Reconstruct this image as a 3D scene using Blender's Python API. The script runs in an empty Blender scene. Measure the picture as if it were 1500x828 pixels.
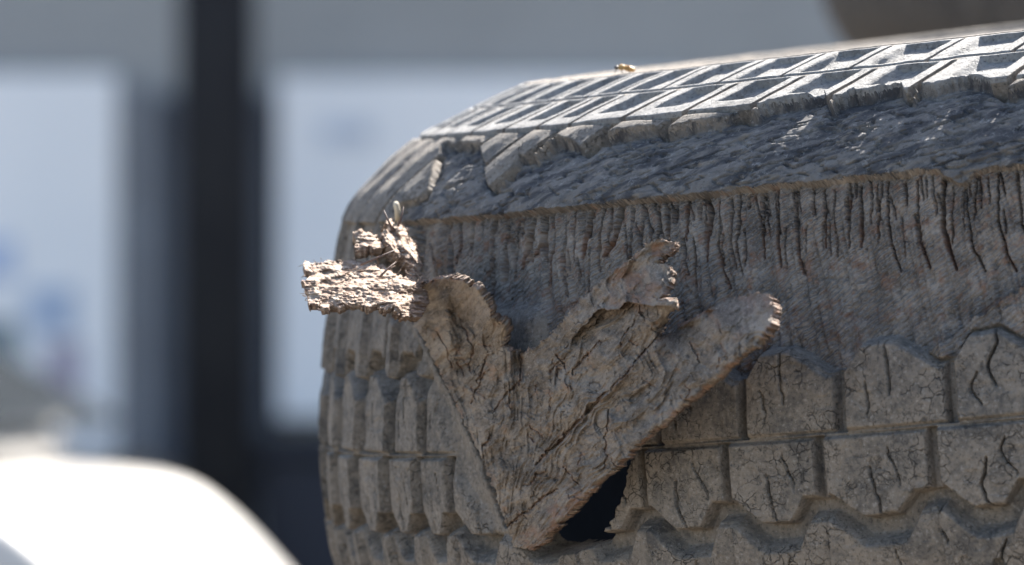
import bpy, math, random
import numpy as np
from mathutils import Matrix, Vector

# ------------------------------------------------------------------ camera, sky, sun, exposure
sc = bpy.context.scene
S = 0.00027            # metres per reference unit (one unit = one photo pixel at the tyre's axis)
F = 10000.0            # camera distance to the tyre axis in units
H = 1.285              # camera height in metres
cam_d = bpy.data.cameras.new('camera'); cam = bpy.data.objects.new('camera', cam_d)
sc.collection.objects.link(cam); sc.camera = cam
cam.location = (0, -F*S, H); cam.rotation_euler = (math.radians(90), 0, 0)
cam_d.lens = 240.0; cam_d.sensor_width = 36.0; cam_d.clip_start = 0.1; cam_d.clip_end = 500
cam_d.dof.use_dof = True; cam_d.dof.focus_distance = 2.43; cam_d.dof.aperture_fstop = 13.5
cam_d.dof.aperture_blades = 0

SUN_EL, SUN_AZ = 42.0, 30.0          # elevation; azimuth measured from straight behind the tyre towards the right
sd = Vector((math.sin(math.radians(SUN_AZ))*math.cos(math.radians(SUN_EL)),
             math.cos(math.radians(SUN_AZ))*math.cos(math.radians(SUN_EL)), math.sin(math.radians(SUN_EL))))
world = bpy.data.worlds.new('World'); sc.world = world; world.use_nodes = True
wn = world.node_tree.nodes; wl = world.node_tree.links; wn.clear()
sky = wn.new('ShaderNodeTexSky'); sky.sky_type = 'NISHITA'; sky.sun_disc = False
sky.sun_elevation = math.radians(SUN_EL); sky.sun_rotation = math.radians(SUN_AZ)
sky.air_density = 1.0; sky.dust_density = 2.0; sky.ozone_density = 1.0
bg = wn.new('ShaderNodeBackground'); bg.inputs[1].default_value = 0.065
wo = wn.new('ShaderNodeOutputWorld')
wl.new(sky.outputs[0], bg.inputs[0]); wl.new(bg.outputs[0], wo.inputs[0])
sun_d = bpy.data.lights.new('sun', 'SUN'); sun_d.energy = 5.0; sun_d.angle = math.radians(0.5); sun_d.color = (1, 0.955, 0.89)
sun = bpy.data.objects.new('sun', sun_d); sc.collection.objects.link(sun)
sun.rotation_euler = sd.to_track_quat('Z', 'Y').to_euler(); sun.location = (0, 0, 6)
sc.view_settings.view_transform = 'Standard'; sc.view_settings.look = 'None'
sc.view_settings.exposure = 2.5; sc.view_settings.gamma = 1.0; sc.view_settings.use_curve_mapping = False
sc.render.engine = 'CYCLES'
sc.cycles.use_denoising = True
sc.cycles.max_bounces = 6; sc.cycles.diffuse_bounces = 4

RNG = np.random.default_rng(7)
random.seed(7)
COL = sc.collection

# ------------------------------------------------------------------ numpy helpers
def _hash(ix, iy, seed):
    h = (ix.astype(np.int64)*374761393 + iy.astype(np.int64)*668265263 + seed*1442695041) & 0xffffffff
    h = ((h ^ (h >> 13)) * 1274126177) & 0xffffffff
    return ((h ^ (h >> 16)) & 0xffff).astype(np.float32)/65535.0
def vnoise(x, y, seed=0):
    ix = np.floor(x); iy = np.floor(y); fx = (x-ix).astype(np.float32); fy = (y-iy).astype(np.float32)
    fx = fx*fx*fx*(fx*(fx*6-15)+10); fy = fy*fy*fy*(fy*(fy*6-15)+10)
    ix = ix.astype(np.int64); iy = iy.astype(np.int64)
    a = _hash(ix, iy, seed); b = _hash(ix+1, iy, seed); c = _hash(ix, iy+1, seed); d = _hash(ix+1, iy+1, seed)
    return (a*(1-fx)+b*fx)*(1-fy)+(c*(1-fx)+d*fx)*fy*1.0
def noise(x, y, seed=0): return vnoise(x, y, seed)*2-1
def fbm(x, y, seed=0, o=4, g=0.5):
    t = 0; a = 1; n = 0
    for i in range(o):
        t = t+a*noise(x*2**i+17.3*i, y*2**i+9.1*i, seed+i*31); n += a; a *= g
    return t/n
def ridged(x, y, seed=0, o=3):
    t = 0; a = 1; n = 0
    for i in range(o):
        t = t+a*(1-2*np.abs(noise(x*2**i+5.3*i, y*2**i+3.7*i, seed+i*17))); n += a; a *= .5
    return t/n
def sst(a, b, x):
    t = np.clip((x-a)/(b-a), 0, 1); return t*t*(3-2*t)
def seg_dist(px, py, pts):
    """distance to a polyline and the parameter 0..1 along it"""
    best = np.full(px.shape, 1e9, np.float32); par = np.zeros(px.shape, np.float32); n = len(pts)-1
    for i in range(n):
        (ax, ay), (bx, by) = pts[i], pts[i+1]; dx, dy = bx-ax, by-ay
        t = np.clip(((px-ax)*dx+(py-ay)*dy)/(dx*dx+dy*dy+1e-9), 0, 1)
        d = np.hypot(px-ax-t*dx, py-ay-t*dy); m = d < best
        best = np.where(m, d, best); par = np.where(m, (i+t)/n, par)
    return best, par
def poly_sd(px, py, poly):
    """signed distance to a polygon, positive inside"""
    pts = list(poly)+[poly[0]]; ins = np.zeros(px.shape, bool)
    for i in range(len(poly)):
        (ax, ay), (bx, by) = pts[i], pts[i+1]
        c = ((ay > py) != (by > py))
        if ay != by: ins ^= c & (px < (bx-ax)*(py-ay)/(by-ay)+ax)
    d, _ = seg_dist(px, py, pts)
    return np.where(ins, d, -d)
def unproj(px, py, d):
    k = (F+d)/F
    return np.stack([(px-750)*k*S, d*S, H+(414-py)*k*S], -1)
def PX(px, py, d=0.0): return Vector(unproj(np.float64(px), np.float64(py), np.float64(d)))

# ------------------------------------------------------------------ objects
def tag(o, label=None, cat=None, group=None, kind=None):
    if label: o['label'] = label
    if cat: o['category'] = cat
    if group: o['group'] = group
    if kind: o['kind'] = kind
    return o
def empty(name, loc, rot=(0, 0, 0)):
    o = bpy.data.objects.new(name, None); o.location = loc; o.rotation_euler = rot; o.empty_display_size = .05
    COL.objects.link(o); return o
def mesh_np(name, V, Q, mat, parent=None, uv=None, normals=None, attrs=None, smooth=True):
    """V (n,3) world coords, Q (m,4) quads (or (m,3)); parent's location is subtracted"""
    V = np.asarray(V, np.float32)
    if parent is not None: V = V-np.array(PARLOC[parent.name], np.float32)
    k = Q.shape[1]; me = bpy.data.meshes.new(name)
    me.vertices.add(len(V)); me.vertices.foreach_set('co', V.ravel())
    me.loops.add(Q.size); me.loops.foreach_set('vertex_index', Q.astype(np.int32).ravel())
    me.polygons.add(len(Q)); me.polygons.foreach_set('loop_start', np.arange(0, Q.size, k, dtype=np.int32))
    me.polygons.foreach_set('use_smooth', np.full(len(Q), smooth, bool))
    if uv is not None:
        l = me.uv_layers.new(name='UVMap'); l.data.foreach_set('uv', np.asarray(uv, np.float32)[Q.ravel()].ravel())
    if attrs:
        for an, av in attrs.items():
            a = me.attributes.new(an, 'FLOAT', 'POINT'); a.data.foreach_set('value', np.asarray(av, np.float32))
    me.update(calc_edges=True); me.validate()
    if normals is not None:
        me.normals_split_custom_set_from_vertices(np.asarray(normals, np.float32))
    me.materials.append(mat)
    o = bpy.data.objects.new(name, me); COL.objects.link(o)
    if parent is not None: o.parent = parent
    return o
PARLOC = {}
class MB:
    """collects boxes, tubes, lofts -> one mesh"""
    def __init__(s): s.v = []; s.f = []
    def add(s, vs, fs):
        b = len(s.v); s.v += [tuple(v) for v in vs]; s.f += [tuple(b+i for i in f) for f in fs]
    def box(s, c, d, M=None, bev=0):
        hx, hy, hz = d[0]/2, d[1]/2, d[2]/2
        vs = [Vector((x*hx, y*hy, z*hz)) for x in (-1, 1) for y in (-1, 1) for z in (-1, 1)]
        if M: vs = [M@v for v in vs]
        s.add([v+Vector(c) for v in vs], [(0, 1, 3, 2), (4, 6, 7, 5), (0, 4, 5, 1), (2, 3, 7, 6), (0, 2, 6, 4), (1, 5, 7, 3)])
    def tube(s, pts, r, n=5):
        pts = [Vector(p) for p in pts]; rs = r if isinstance(r, (list, tuple)) else [r]*len(pts); rings = []
        for i, p in enumerate(pts):
            t = (pts[min(i+1, len(pts)-1)]-pts[max(i-1, 0)]).normalized()
            a = t.cross(Vector((.3, .9, .31))).normalized(); b = t.cross(a)
            rings.append([p+(a*math.cos(2*math.pi*k/n)+b*math.sin(2*math.pi*k/n))*rs[i] for k in range(n)])
        s.loft(rings)
    def loft(s, rings, cap=True):
        n = len(rings[0]); vs = [v for r in rings for v in r]; fs = []
        for i in range(len(rings)-1):
            for k in range(n):
                fs.append((i*n+k, i*n+(k+1) % n, (i+1)*n+(k+1) % n, (i+1)*n+k))
        if cap: fs.append(tuple(range(n-1, -1, -1))); fs.append(tuple((len(rings)-1)*n+k for k in range(n)))
        s.add(vs, fs)
    def ell(s, c, r, nu=14, nv=9, M=None):
        rings = []
        for j in range(1, nv):
            a = math.pi*j/nv
            ring = [Vector((r[0]*math.cos(a), r[1]*math.sin(a)*math.cos(2*math.pi*k/nu), r[2]*math.sin(a)*math.sin(2*math.pi*k/nu))) for k in range(nu)]
            rings.append([(M@v if M else v)+Vector(c) for v in ring])
        s.loft(rings)
    def build(s, name, mat, parent=None, smooth=False, bevel=0):
        me = bpy.data.meshes.new(name)
        loc = Vector(PARLOC[parent.name]) if parent is not None else Vector((0, 0, 0))
        me.from_pydata([Vector(v)-loc for v in s.v], [], s.f); me.update()
        if smooth:
            for p in me.polygons: p.use_smooth = True
        me.materials.append(mat); o = bpy.data.objects.new(name, me); COL.objects.link(o)
        if parent is not None: o.parent = parent
        if bevel:
            m = o.modifiers.new('bevel', 'BEVEL'); m.width = bevel; m.segments = 2; m.limit_method = 'ANGLE'
        return o

# ------------------------------------------------------------------ materials
class NT:
    def __init__(s, name, rough=.8, spec=.25):
        s.m = bpy.data.materials.new(name); s.m.use_nodes = True; s.n = s.m.node_tree.nodes; s.l = s.m.node_tree.links
        s.b = s.n['Principled BSDF']; s.b.inputs['Roughness'].default_value = rough
        s.b.inputs['Specular IOR Level'].default_value = spec
    def new(s, t, **k):
        n = s.n.new(t)
        for a, v in k.items(): setattr(n, a, v)
        return n
    def put(s, sock, v):
        if hasattr(v, 'is_output'): s.l.new(v, sock)
        elif v is not None:
            sock.default_value = v
    def uv(s, sx=1, sy=1, rot=0, obj=False):
        c = s.new('ShaderNodeTexCoord'); m = s.new('ShaderNodeMapping')
        s.l.new(c.outputs['Object' if obj else 'UV'], m.inputs[0]); m.inputs['Scale'].default_value = (sx, sy, sx if obj else 1)
        if rot:                                   # turn first, then stretch
            r = s.new('ShaderNodeMapping'); s.l.new(c.outputs['Object' if obj else 'UV'], r.inputs[0]); r.inputs['Rotation'].default_value = (0, 0, rot); s.l.new(r.outputs[0], m.inputs[0])
        return m.outputs[0]
    def noise(s, vec, scale, detail=4, rough=.6, dist=0):
        n = s.new('ShaderNodeTexNoise'); s.put(n.inputs['Vector'], vec); n.inputs['Scale'].default_value = scale
        n.inputs['Detail'].default_value = detail; n.inputs['Roughness'].default_value = rough; n.inputs['Distortion'].default_value = dist
        return n.outputs[0]
    def vor(s, vec, scale, feat='DISTANCE_TO_EDGE', rnd=1):
        n = s.new('ShaderNodeTexVoronoi', feature=feat); s.put(n.inputs['Vector'], vec); n.inputs['Scale'].default_value = scale
        n.inputs['Randomness'].default_value = rnd
        return n.outputs['Distance']
    def wave(s, vec, scale, dist=2, dscale=2):
        n = s.new('ShaderNodeTexWave', wave_type='BANDS', bands_direction='X'); s.put(n.inputs['Vector'], vec); n.inputs['Scale'].default_value = scale
        n.inputs['Distortion'].default_value = dist; n.inputs['Detail'].default_value = 2; n.inputs['Detail Scale'].default_value = dscale
        return n.outputs['Fac']
    def ramp(s, v, a, b, lo=0., hi=1.):
        n = s.new('ShaderNodeMapRange', interpolation_type='SMOOTHSTEP'); s.put(n.inputs[0], v)
        n.inputs[1].default_value = a; n.inputs[2].default_value = b; n.inputs[3].default_value = lo; n.inputs[4].default_value = hi
        return n.outputs[0]
    def mul(s, a, b, op='MULTIPLY'):
        n = s.new('ShaderNodeMath', operation=op); s.put(n.inputs[0], a); s.put(n.inputs[1], b); return n.outputs[0]
    def mix(s, f, a, b):
        n = s.new('ShaderNodeMix', data_type='RGBA'); s.put(n.inputs['Factor'], f)
        s.put(n.inputs[6], a if hasattr(a, 'is_output') else (*a, 1)); s.put(n.inputs[7], b if hasattr(b, 'is_output') else (*b, 1))
        return n.outputs[2]
    def attr(s, name):
        n = s.new('ShaderNodeAttribute', attribute_name=name); return n.outputs['Fac']
    def bump(s, h, strength, dist, prev=None):
        n = s.new('ShaderNodeBump'); s.put(n.inputs['Height'], h); n.inputs['Strength'].default_value = strength
        n.inputs['Distance'].default_value = dist
        if prev is not None: s.l.new(prev, n.inputs['Normal'])
        return n.outputs[0]
    def warp(s, vec, scale, amt):
        n = s.new('ShaderNodeTexNoise'); s.put(n.inputs['Vector'], vec); n.inputs['Scale'].default_value = scale; n.inputs['Detail'].default_value = 3
        a = s.new('ShaderNodeVectorMath', operation='SUBTRACT'); s.l.new(n.outputs['Color'], a.inputs[0]); a.inputs[1].default_value = (.5, .5, .5)
        b = s.new('ShaderNodeVectorMath', operation='SCALE'); s.l.new(a.outputs[0], b.inputs[0]); b.inputs['Scale'].default_value = amt
        c = s.new('ShaderNodeVectorMath', operation='ADD'); s.put(c.inputs[0], vec); s.l.new(b.outputs[0], c.inputs[1])
        return c.outputs[0]
    def out(s, col, nrm=None, rough=None):
        s.put(s.b.inputs['Base Color'], col if hasattr(col, 'is_output') else (*col, 1))
        if nrm is not None: s.l.new(nrm, s.b.inputs['Normal'])
        if rough is not None: s.put(s.b.inputs['Roughness'], rough)
        return s.m

K3 = 1/(100*S)
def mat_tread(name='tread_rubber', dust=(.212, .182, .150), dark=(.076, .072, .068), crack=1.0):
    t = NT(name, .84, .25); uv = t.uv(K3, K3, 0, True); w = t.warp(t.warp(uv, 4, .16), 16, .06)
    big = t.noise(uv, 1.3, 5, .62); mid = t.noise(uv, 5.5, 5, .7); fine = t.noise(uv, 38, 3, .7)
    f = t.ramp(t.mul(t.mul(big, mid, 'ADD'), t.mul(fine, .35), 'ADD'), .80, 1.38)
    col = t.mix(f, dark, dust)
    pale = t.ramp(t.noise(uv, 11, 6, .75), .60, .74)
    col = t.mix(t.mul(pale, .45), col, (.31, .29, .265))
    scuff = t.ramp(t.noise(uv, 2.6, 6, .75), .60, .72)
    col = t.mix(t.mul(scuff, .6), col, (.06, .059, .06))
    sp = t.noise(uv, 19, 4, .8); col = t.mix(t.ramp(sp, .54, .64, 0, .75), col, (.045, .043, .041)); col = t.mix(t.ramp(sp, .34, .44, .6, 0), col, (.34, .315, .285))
    cr = 0.0
    if crack:
        patch = t.ramp(t.noise(uv, 1.5, 3, .5), .46, .60); bits = t.ramp(t.noise(uv, 5.0, 2, .5), .40, .52)
        c1 = t.mul(t.ramp(t.vor(w, 5.5), .0, .045, 1, 0), t.mul(patch, bits))
        c2 = t.mul(t.ramp(t.vor(w, 13), 0, .05, 1, 0), t.mul(t.ramp(t.noise(uv, 3.3, 2, .5), .46, .58), t.ramp(t.noise(uv, 8, 2, .5), .44, .54)))
        cr = t.mul(t.mul(c1, t.mul(c2, .7), 'MAXIMUM'), crack)
        col = t.mix(t.mul(cr, .75), col, (.035, .032, .03))
    grit = t.mul(t.ramp(t.vor(uv, 24, 'F1'), .0, .13, 1, 0), t.ramp(t.noise(uv, 9, 1, .5), .58, .63))
    col = t.mix(t.mul(grit, .5), col, (.42, .39, .35))
    n = t.bump(t.noise(uv, 26, 5, .75), .9, .0006)
    n = t.bump(mid, .6, .001, n)
    if crack: n = t.bump(t.mul(cr, -1.0), .9, .0008, n)
    return t.out(col, n)
def mat_ply():
    t = NT('ply_cords', .85, .25); uv = t.uv(); d = t.uv(1, 1, math.radians(-32)); w = t.warp(d, 7, .05)
    m = t.new('ShaderNodeMapping'); t.l.new(w, m.inputs[0]); m.inputs['Scale'].default_value = (1, 1, 1)
    cords = t.wave(t.uv(1, 1, math.radians(58)), 5.0, 1.6, 1.5)
    st = t.uv(.5, 2.4, math.radians(-32)); streak = t.noise(st, 9, 5, .7)
    big = t.noise(uv, 1.6, 4, .6)
    col = t.mix(t.ramp(t.mul(streak, big, 'ADD'), .75, 1.3), (.105, .094, .085), (.31, .272, .235))
    fine = t.noise(uv, 30, 4, .75)
    col = t.mix(t.ramp(fine, .5, .68, 0, .65), col, (.32, .30, .28))
    sp = t.noise(uv, 17, 5, .8); col = t.mix(t.ramp(sp, .57, .66, 0, .7), col, (.05, .048, .048)); col = t.mix(t.ramp(sp, .30, .42, .55, 0), col, (.40, .375, .345))
    rs = t.mul(t.ramp(t.noise(uv, 4.2, 4, .65), .52, .66), .6)
    rust = t.mul(t.attr('rust'), rs, 'MAXIMUM')
    col = t.mix(rust, col, (.20, .108, .07))
    dk = t.ramp(t.noise(st, 4.5, 5, .7), .58, .70)
    col = t.mix(t.mul(dk, .6), col, (.06, .06, .062))
    aw_ = t.warp(t.warp(uv, 4, .2), 14, .08); ac = t.mul(t.ramp(t.vor(aw_, 7), 0, .05, 1, 0), t.mul(t.ramp(t.noise(uv, 1.4, 2, .5), .46, .58), t.ramp(t.noise(uv, 8, 2, .5), .47, .57)))
    col = t.mix(t.mul(ac, .6), col, (.045, .04, .038))
    fray = t.ramp(t.noise(t.uv(1, 1), 2.0, 2, .5), .4, .6, .35, 1)
    n = t.bump(t.mul(cords, fray), 1.0, .0009)
    n = t.bump(streak, .6, .0008, n)
    n = t.bump(fine, .8, .0008, n)
    return t.out(col, n)
def mat_torn():
    t = NT('torn_rubber', .88, .12); uv = t.uv(K3, K3, 0, True); st = t.uv(.7, 1.9, math.radians(-22))
    big = t.noise(st, 1.7, 6, .68, .8); fine = t.noise(uv, 32, 4, .75)
    col = t.mix(t.ramp(big, .40, .60), (.06, .06, .064), (.17, .158, .146))
    col = t.mix(t.ramp(t.noise(uv, 8, 7, .8), .52, .70, 0, .7), col, (.33, .32, .305))
    col = t.mix(t.ramp(t.noise(st, 2.4, 4, .6), .58, .70, 0, .6), col, (.25, .21, .165))
    col = t.mix(t.ramp(t.noise(st, 5.5, 3, .6), .68, .76, 0, .6), col, (.16, .09, .06))
    sp = t.noise(uv, 14, 5, .8); col = t.mix(t.ramp(sp, .56, .66, 0, .7), col, (.05, .05, .052))
    n = t.bump(t.noise(uv, 9, 6, .75, .4), .7, .0012)
    n = t.bump(fine, .8, .0007, n)
    return t.out(col, n)
def mat_flap():
    t = NT('flap_rubber', .86, .2); uv = t.uv(); d = t.uv(.8, 1.7, math.radians(50)); w = t.warp(t.warp(uv, 4, .2), 14, .08)
    big = t.noise(uv, 2.1, 5, .62); fine = t.noise(uv, 34, 5, .8); st = t.noise(d, 9, 6, .75)
    col = t.mix(t.ramp(t.mul(big, st, 'ADD'), .76, 1.24), (.095, .077, .062), (.285, .236, .188))
    col = t.mix(t.ramp(fine, .50, .68, 0, .5), col, (.39, .345, .295))
    col = t.mix(t.ramp(t.noise(uv, 17, 5, .75), .56, .68, 0, .75), col, (.10, .086, .074))
    col = t.mix(t.mul(t.ramp(t.noise(uv, 3.4, 4, .7), .56, .70), .7), col, (.27, .175, .115))
    rust = t.mul(t.attr('rust'), t.ramp(t.noise(uv, 6, 3, .7), .35, .6)); col = t.mix(t.mul(rust, .7), col, (.24, .125, .08))
    sp = t.noise(uv, 15, 5, .8); col = t.mix(t.ramp(sp, .57, .66, 0, .75), col, (.055, .047, .04)); col = t.mix(t.ramp(sp, .30, .42, .6, 0), col, (.46, .42, .37))
    m1 = t.ramp(t.noise(uv, 3.1, 2, .5), .48, .6); m2 = t.ramp(t.noise(uv, 9, 2, .5), .5, .6)
    cr = t.mul(t.ramp(t.vor(w, 8), 0, .05, 1, 0), t.mul(m1, m2))
    pits = t.mul(t.ramp(t.vor(t.warp(t.uv(2.2, 1, math.radians(15)), 8, .08), 11, 'F1'), 0, .2, 1, 0), t.ramp(t.noise(uv, 5, 2, .5), .48, .58))
    dd = t.mul(cr, pits, 'MAXIMUM')
    col = t.mix(t.mul(dd, .65), col, (.05, .044, .04))
    n = t.bump(st, .7, .001); n = t.bump(fine, .8, .0007, n); n = t.bump(t.mul(dd, -1), .9, .001, n)
    return t.out(col, n)
def mat_shred():
    t = NT('shredded_fibre', .88, .2); uv = t.uv(); d = t.uv(.5, 3.2)
    st = t.noise(d, 9, 5, .7); fine = t.noise(uv, 34, 4, .75)
    col = t.mix(t.ramp(st, .35, .65), (.17, .105, .075), (.42, .325, .25))
    col = t.mix(t.ramp(t.noise(uv, 7, 5, .75), .52, .68, 0, .7), col, (.50, .43, .345))
    n = t.bump(st, .8, .0014); n = t.bump(fine, .7, .0008, n)
    return t.out(col, n)
def mat_simple(name, c, rough=.7, c2=None, scale=6, bump=0, spec=.4, metal=0, coat=0):
    t = NT(name, rough, spec); o = t.uv(1, 1, 0, True)
    t.b.inputs['Metallic'].default_value = metal
    t.b.inputs['Coat Weight'].default_value = coat
    f = t.noise(o, scale, 5, .65)
    col = t.mix(t.ramp(f, .35, .65), c, c2 or tuple(x*.82 for x in c))
    n = t.bump(t.noise(o, scale*6, 4, .7), .4, bump) if bump else None
    return t.out(col, n)

M_TREAD = mat_tread(); M_CASING = mat_tread('casing_rubber', crack=0); M_TOP = mat_tread('tread_sunlit_tint', (.235, .226, .212), (.115, .112, .107), .3); M_TOP.node_tree.nodes['Principled BSDF'].inputs['Roughness'].default_value = .75; M_TOP.node_tree.nodes['Principled BSDF'].inputs['Specular IOR Level'].default_value = .3; M_PLY = mat_ply(); M_TORN = mat_torn(); M_FLAP = mat_flap(); M_SHRED = mat_shred()  # M_TOP: paler tread copy for the top rows, sunlight put into its colour
M_LINER = mat_simple('inner_liner', (.04, .04, .042), .6, (.028, .028, .029), 30, .002)
M_WIRE = mat_simple('rusty_wire', (.16, .10, .075), .7, (.09, .06, .05), 40)
M_STUB = mat_simple('pale_cord', (.62, .55, .42), .8, (.5, .43, .33), 30)

# ------------------------------------------------------------------ the ground
def mat_ground():
    t = NT('dusty_concrete', .9, .2); o = t.uv(1, 1, 0, True)
    col = t.mix(t.ramp(t.noise(o, 1.2, 6, .65), .35, .65), (.15, .126, .098), (.11, .092, .072))
    col = t.mix(t.ramp(t.noise(o, 30, 4, .7), .55, .7, 0, .5), col, (.11, .10, .09))
    return t.out(col, t.bump(t.noise(o, 60, 4, .7), .5, .004))
m = MB(); g = 90.0; N = 24
vs = [(-g+2*g*i/N, -g+2*g*j/N, 0) for j in range(N+1) for i in range(N+1)]
m.add(vs, [(j*(N+1)+i, j*(N+1)+i+1, (j+1)*(N+1)+i+1, (j+1)*(N+1)+i) for j in range(N) for i in range(N)])
tag(m.build('ground', mat_ground()), kind='structure')

# ------------------------------------------------------------------ tyre shape
R0, CX, CY, TILT, LEAN = 1397.6, 1103.5, -76.1, .1149, .0335
PROF = [(700, -300), (692, -345), (640, -430), (560, -485), (450, -508), (356, -503), (270, -480), (190, -445), (125, -400), (70, -335),
        (28, -250), (5, -180), (-4, -109), (0, 0), (18, 114), (40, 210), (76, 328), (130, 385), (193, 428), (280, 463), (356, 488),
        (400, 489), (450, 486), (520, 474), (600, 442), (660, 382), (690, 315), (700, 280)]
def catmull(P, n=24):
    P = np.array(P, float); P = np.vstack([2*P[0]-P[1], P, 2*P[-1]-P[-2]]); out = []
    for i in range(1, len(P)-2):
        p0, p1, p2, p3 = P[i-1:i+3]
        for t in np.linspace(0, 1, n, endpoint=False):
            out.append(.5*((2*p1)+(p2-p0)*t+(2*p0-5*p1+4*p2-p3)*t*t+(3*p1-p0-3*p2+p3)*t**3))
    out.append(P[-2]); return np.array(out)
PC = catmull(PROF); _sl = np.r_[0, np.cumsum(np.hypot(*np.diff(PC, axis=0).T))]
_sl -= np.interp(0, PC[200:500, 1], _sl[200:500])            # s = 0 on the centre groove
S_MIN, S_MAX = _sl[0], _sl[-1]
_tan = np.gradient(PC, axis=0); _tan /= np.hypot(*_tan.T)[:, None]
_nrm = np.stack([-_tan[:, 1], _tan[:, 0]], 1)                # in (inward, up): outward normal
def prof(s):
    i = np.interp(s, _sl, PC[:, 0]); u = np.interp(s, _sl, PC[:, 1])
    ni = np.interp(s, _sl, _nrm[:, 0]); nu = np.interp(s, _sl, _nrm[:, 1]); k = np.hypot(ni, nu)
    return i, u, ni/k, nu/k
def s_of_up(up): return float(np.interp(up, PC[200:, 1][:PC[200:, 1].argmax()], _sl[200:][:PC[200:, 1].argmax()]))
ct, st_, ce, se = math.cos(TILT), math.sin(TILT), math.cos(LEAN), math.sin(LEAN)
def tyre_xyz(al, s, h):
    """al: angle from the left silhouette towards the camera; s: arc along the section; h: height above the tread"""
    i, u, ni, nu = prof(s)
    r = R0-(i+ni*h); up = u+nu*h
    x = -r*np.cos(al); d = -r*np.sin(al)
    d2 = d*ce-up*se; u2 = up*ce+d*se
    return x*ct-u2*st_+CX, u2*ct+x*st_+CY, d2               # units: x right, y up from view axis, depth
def to_px(x, y, d):
    k = F/(F+d); return 750+x*k, 414-y*k
def to_world(x, y, d): return np.stack([x*S, d*S, H+y*S], -1)

# image column -> tyre angle, used to lay out the uneven pitch of the tread
_al = np.linspace(0.02, 1.5, 800); _pxs = to_px(*tyre_xyz(_al, np.full(800, -50.), 0))[0]
def al_of_px(px): return np.interp(px, _pxs, _al)
_kn = [R0*float(al_of_px(v)) for v in (514, 558, 606, 652, 1060, 1198, 1366)]
_ku = np.array([_kn[0]-138*12, _kn[0]]+_kn[1:]+[_kn[-1]+138*50]); _kp = np.array([1-12, 1, 2, 3, 4, 8, 9, 10, 60], float)
def phase(u): return np.interp(u, _ku, _kp)
fr = lambda x: x-np.floor(x)
def trap(f, a, b, c, d):
    """0 outside [a,d], 1 inside [b,c] (f periodic on 0..1, a may be negative)"""
    f = np.where(f > (d+a+1)/2, f-1, f)
    return np.clip((f-a)/(b-a), 0, 1)*np.clip((d-f)/(d-c), 0, 1)

E1X, E1Y = zip(*[(560, 310), (585, 296), (600, 288), (618, 284), (632, 246), (646, 208), (700, 206), (706, 236), (712, 276), (724, 268), (735, 260), (758, 221), (778, 223),
    (816, 197), (838, 205), (848, 213), (862, 204), (880, 193), (955, 180), (962, 187), (972, 188), (990, 182), (1025, 175), (1078, 160), (1090, 163), (1104, 163), (1122, 147), (1160, 141),
    (1205, 129), (1212, 150), (1217, 153), (1222, 142), (1250, 130), (1268, 131), (1290, 125), (1318, 121), (1326, 134), (1336, 135), (1344, 124), (1380, 119), (1416, 108),
    (1448, 116), (1465, 128), (1478, 130), (1500, 118), (1560, 108), (1640, 120), (1720, 230)])
E2X, E2Y = zip(*[(560, 330), (590, 322), (640, 318), (700, 313), (760, 308), (830, 300), (900, 292), (960, 286), (1010, 281), (1060, 277), (1073, 270), (1100, 271), (1140, 266),
    (1180, 264), (1250, 254), (1300, 252), (1340, 246), (1373, 246), (1378, 254), (1402, 266), (1411, 262), (1420, 250), (1447, 243), (1500, 239), (1640, 225), (1720, 240)])
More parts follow.
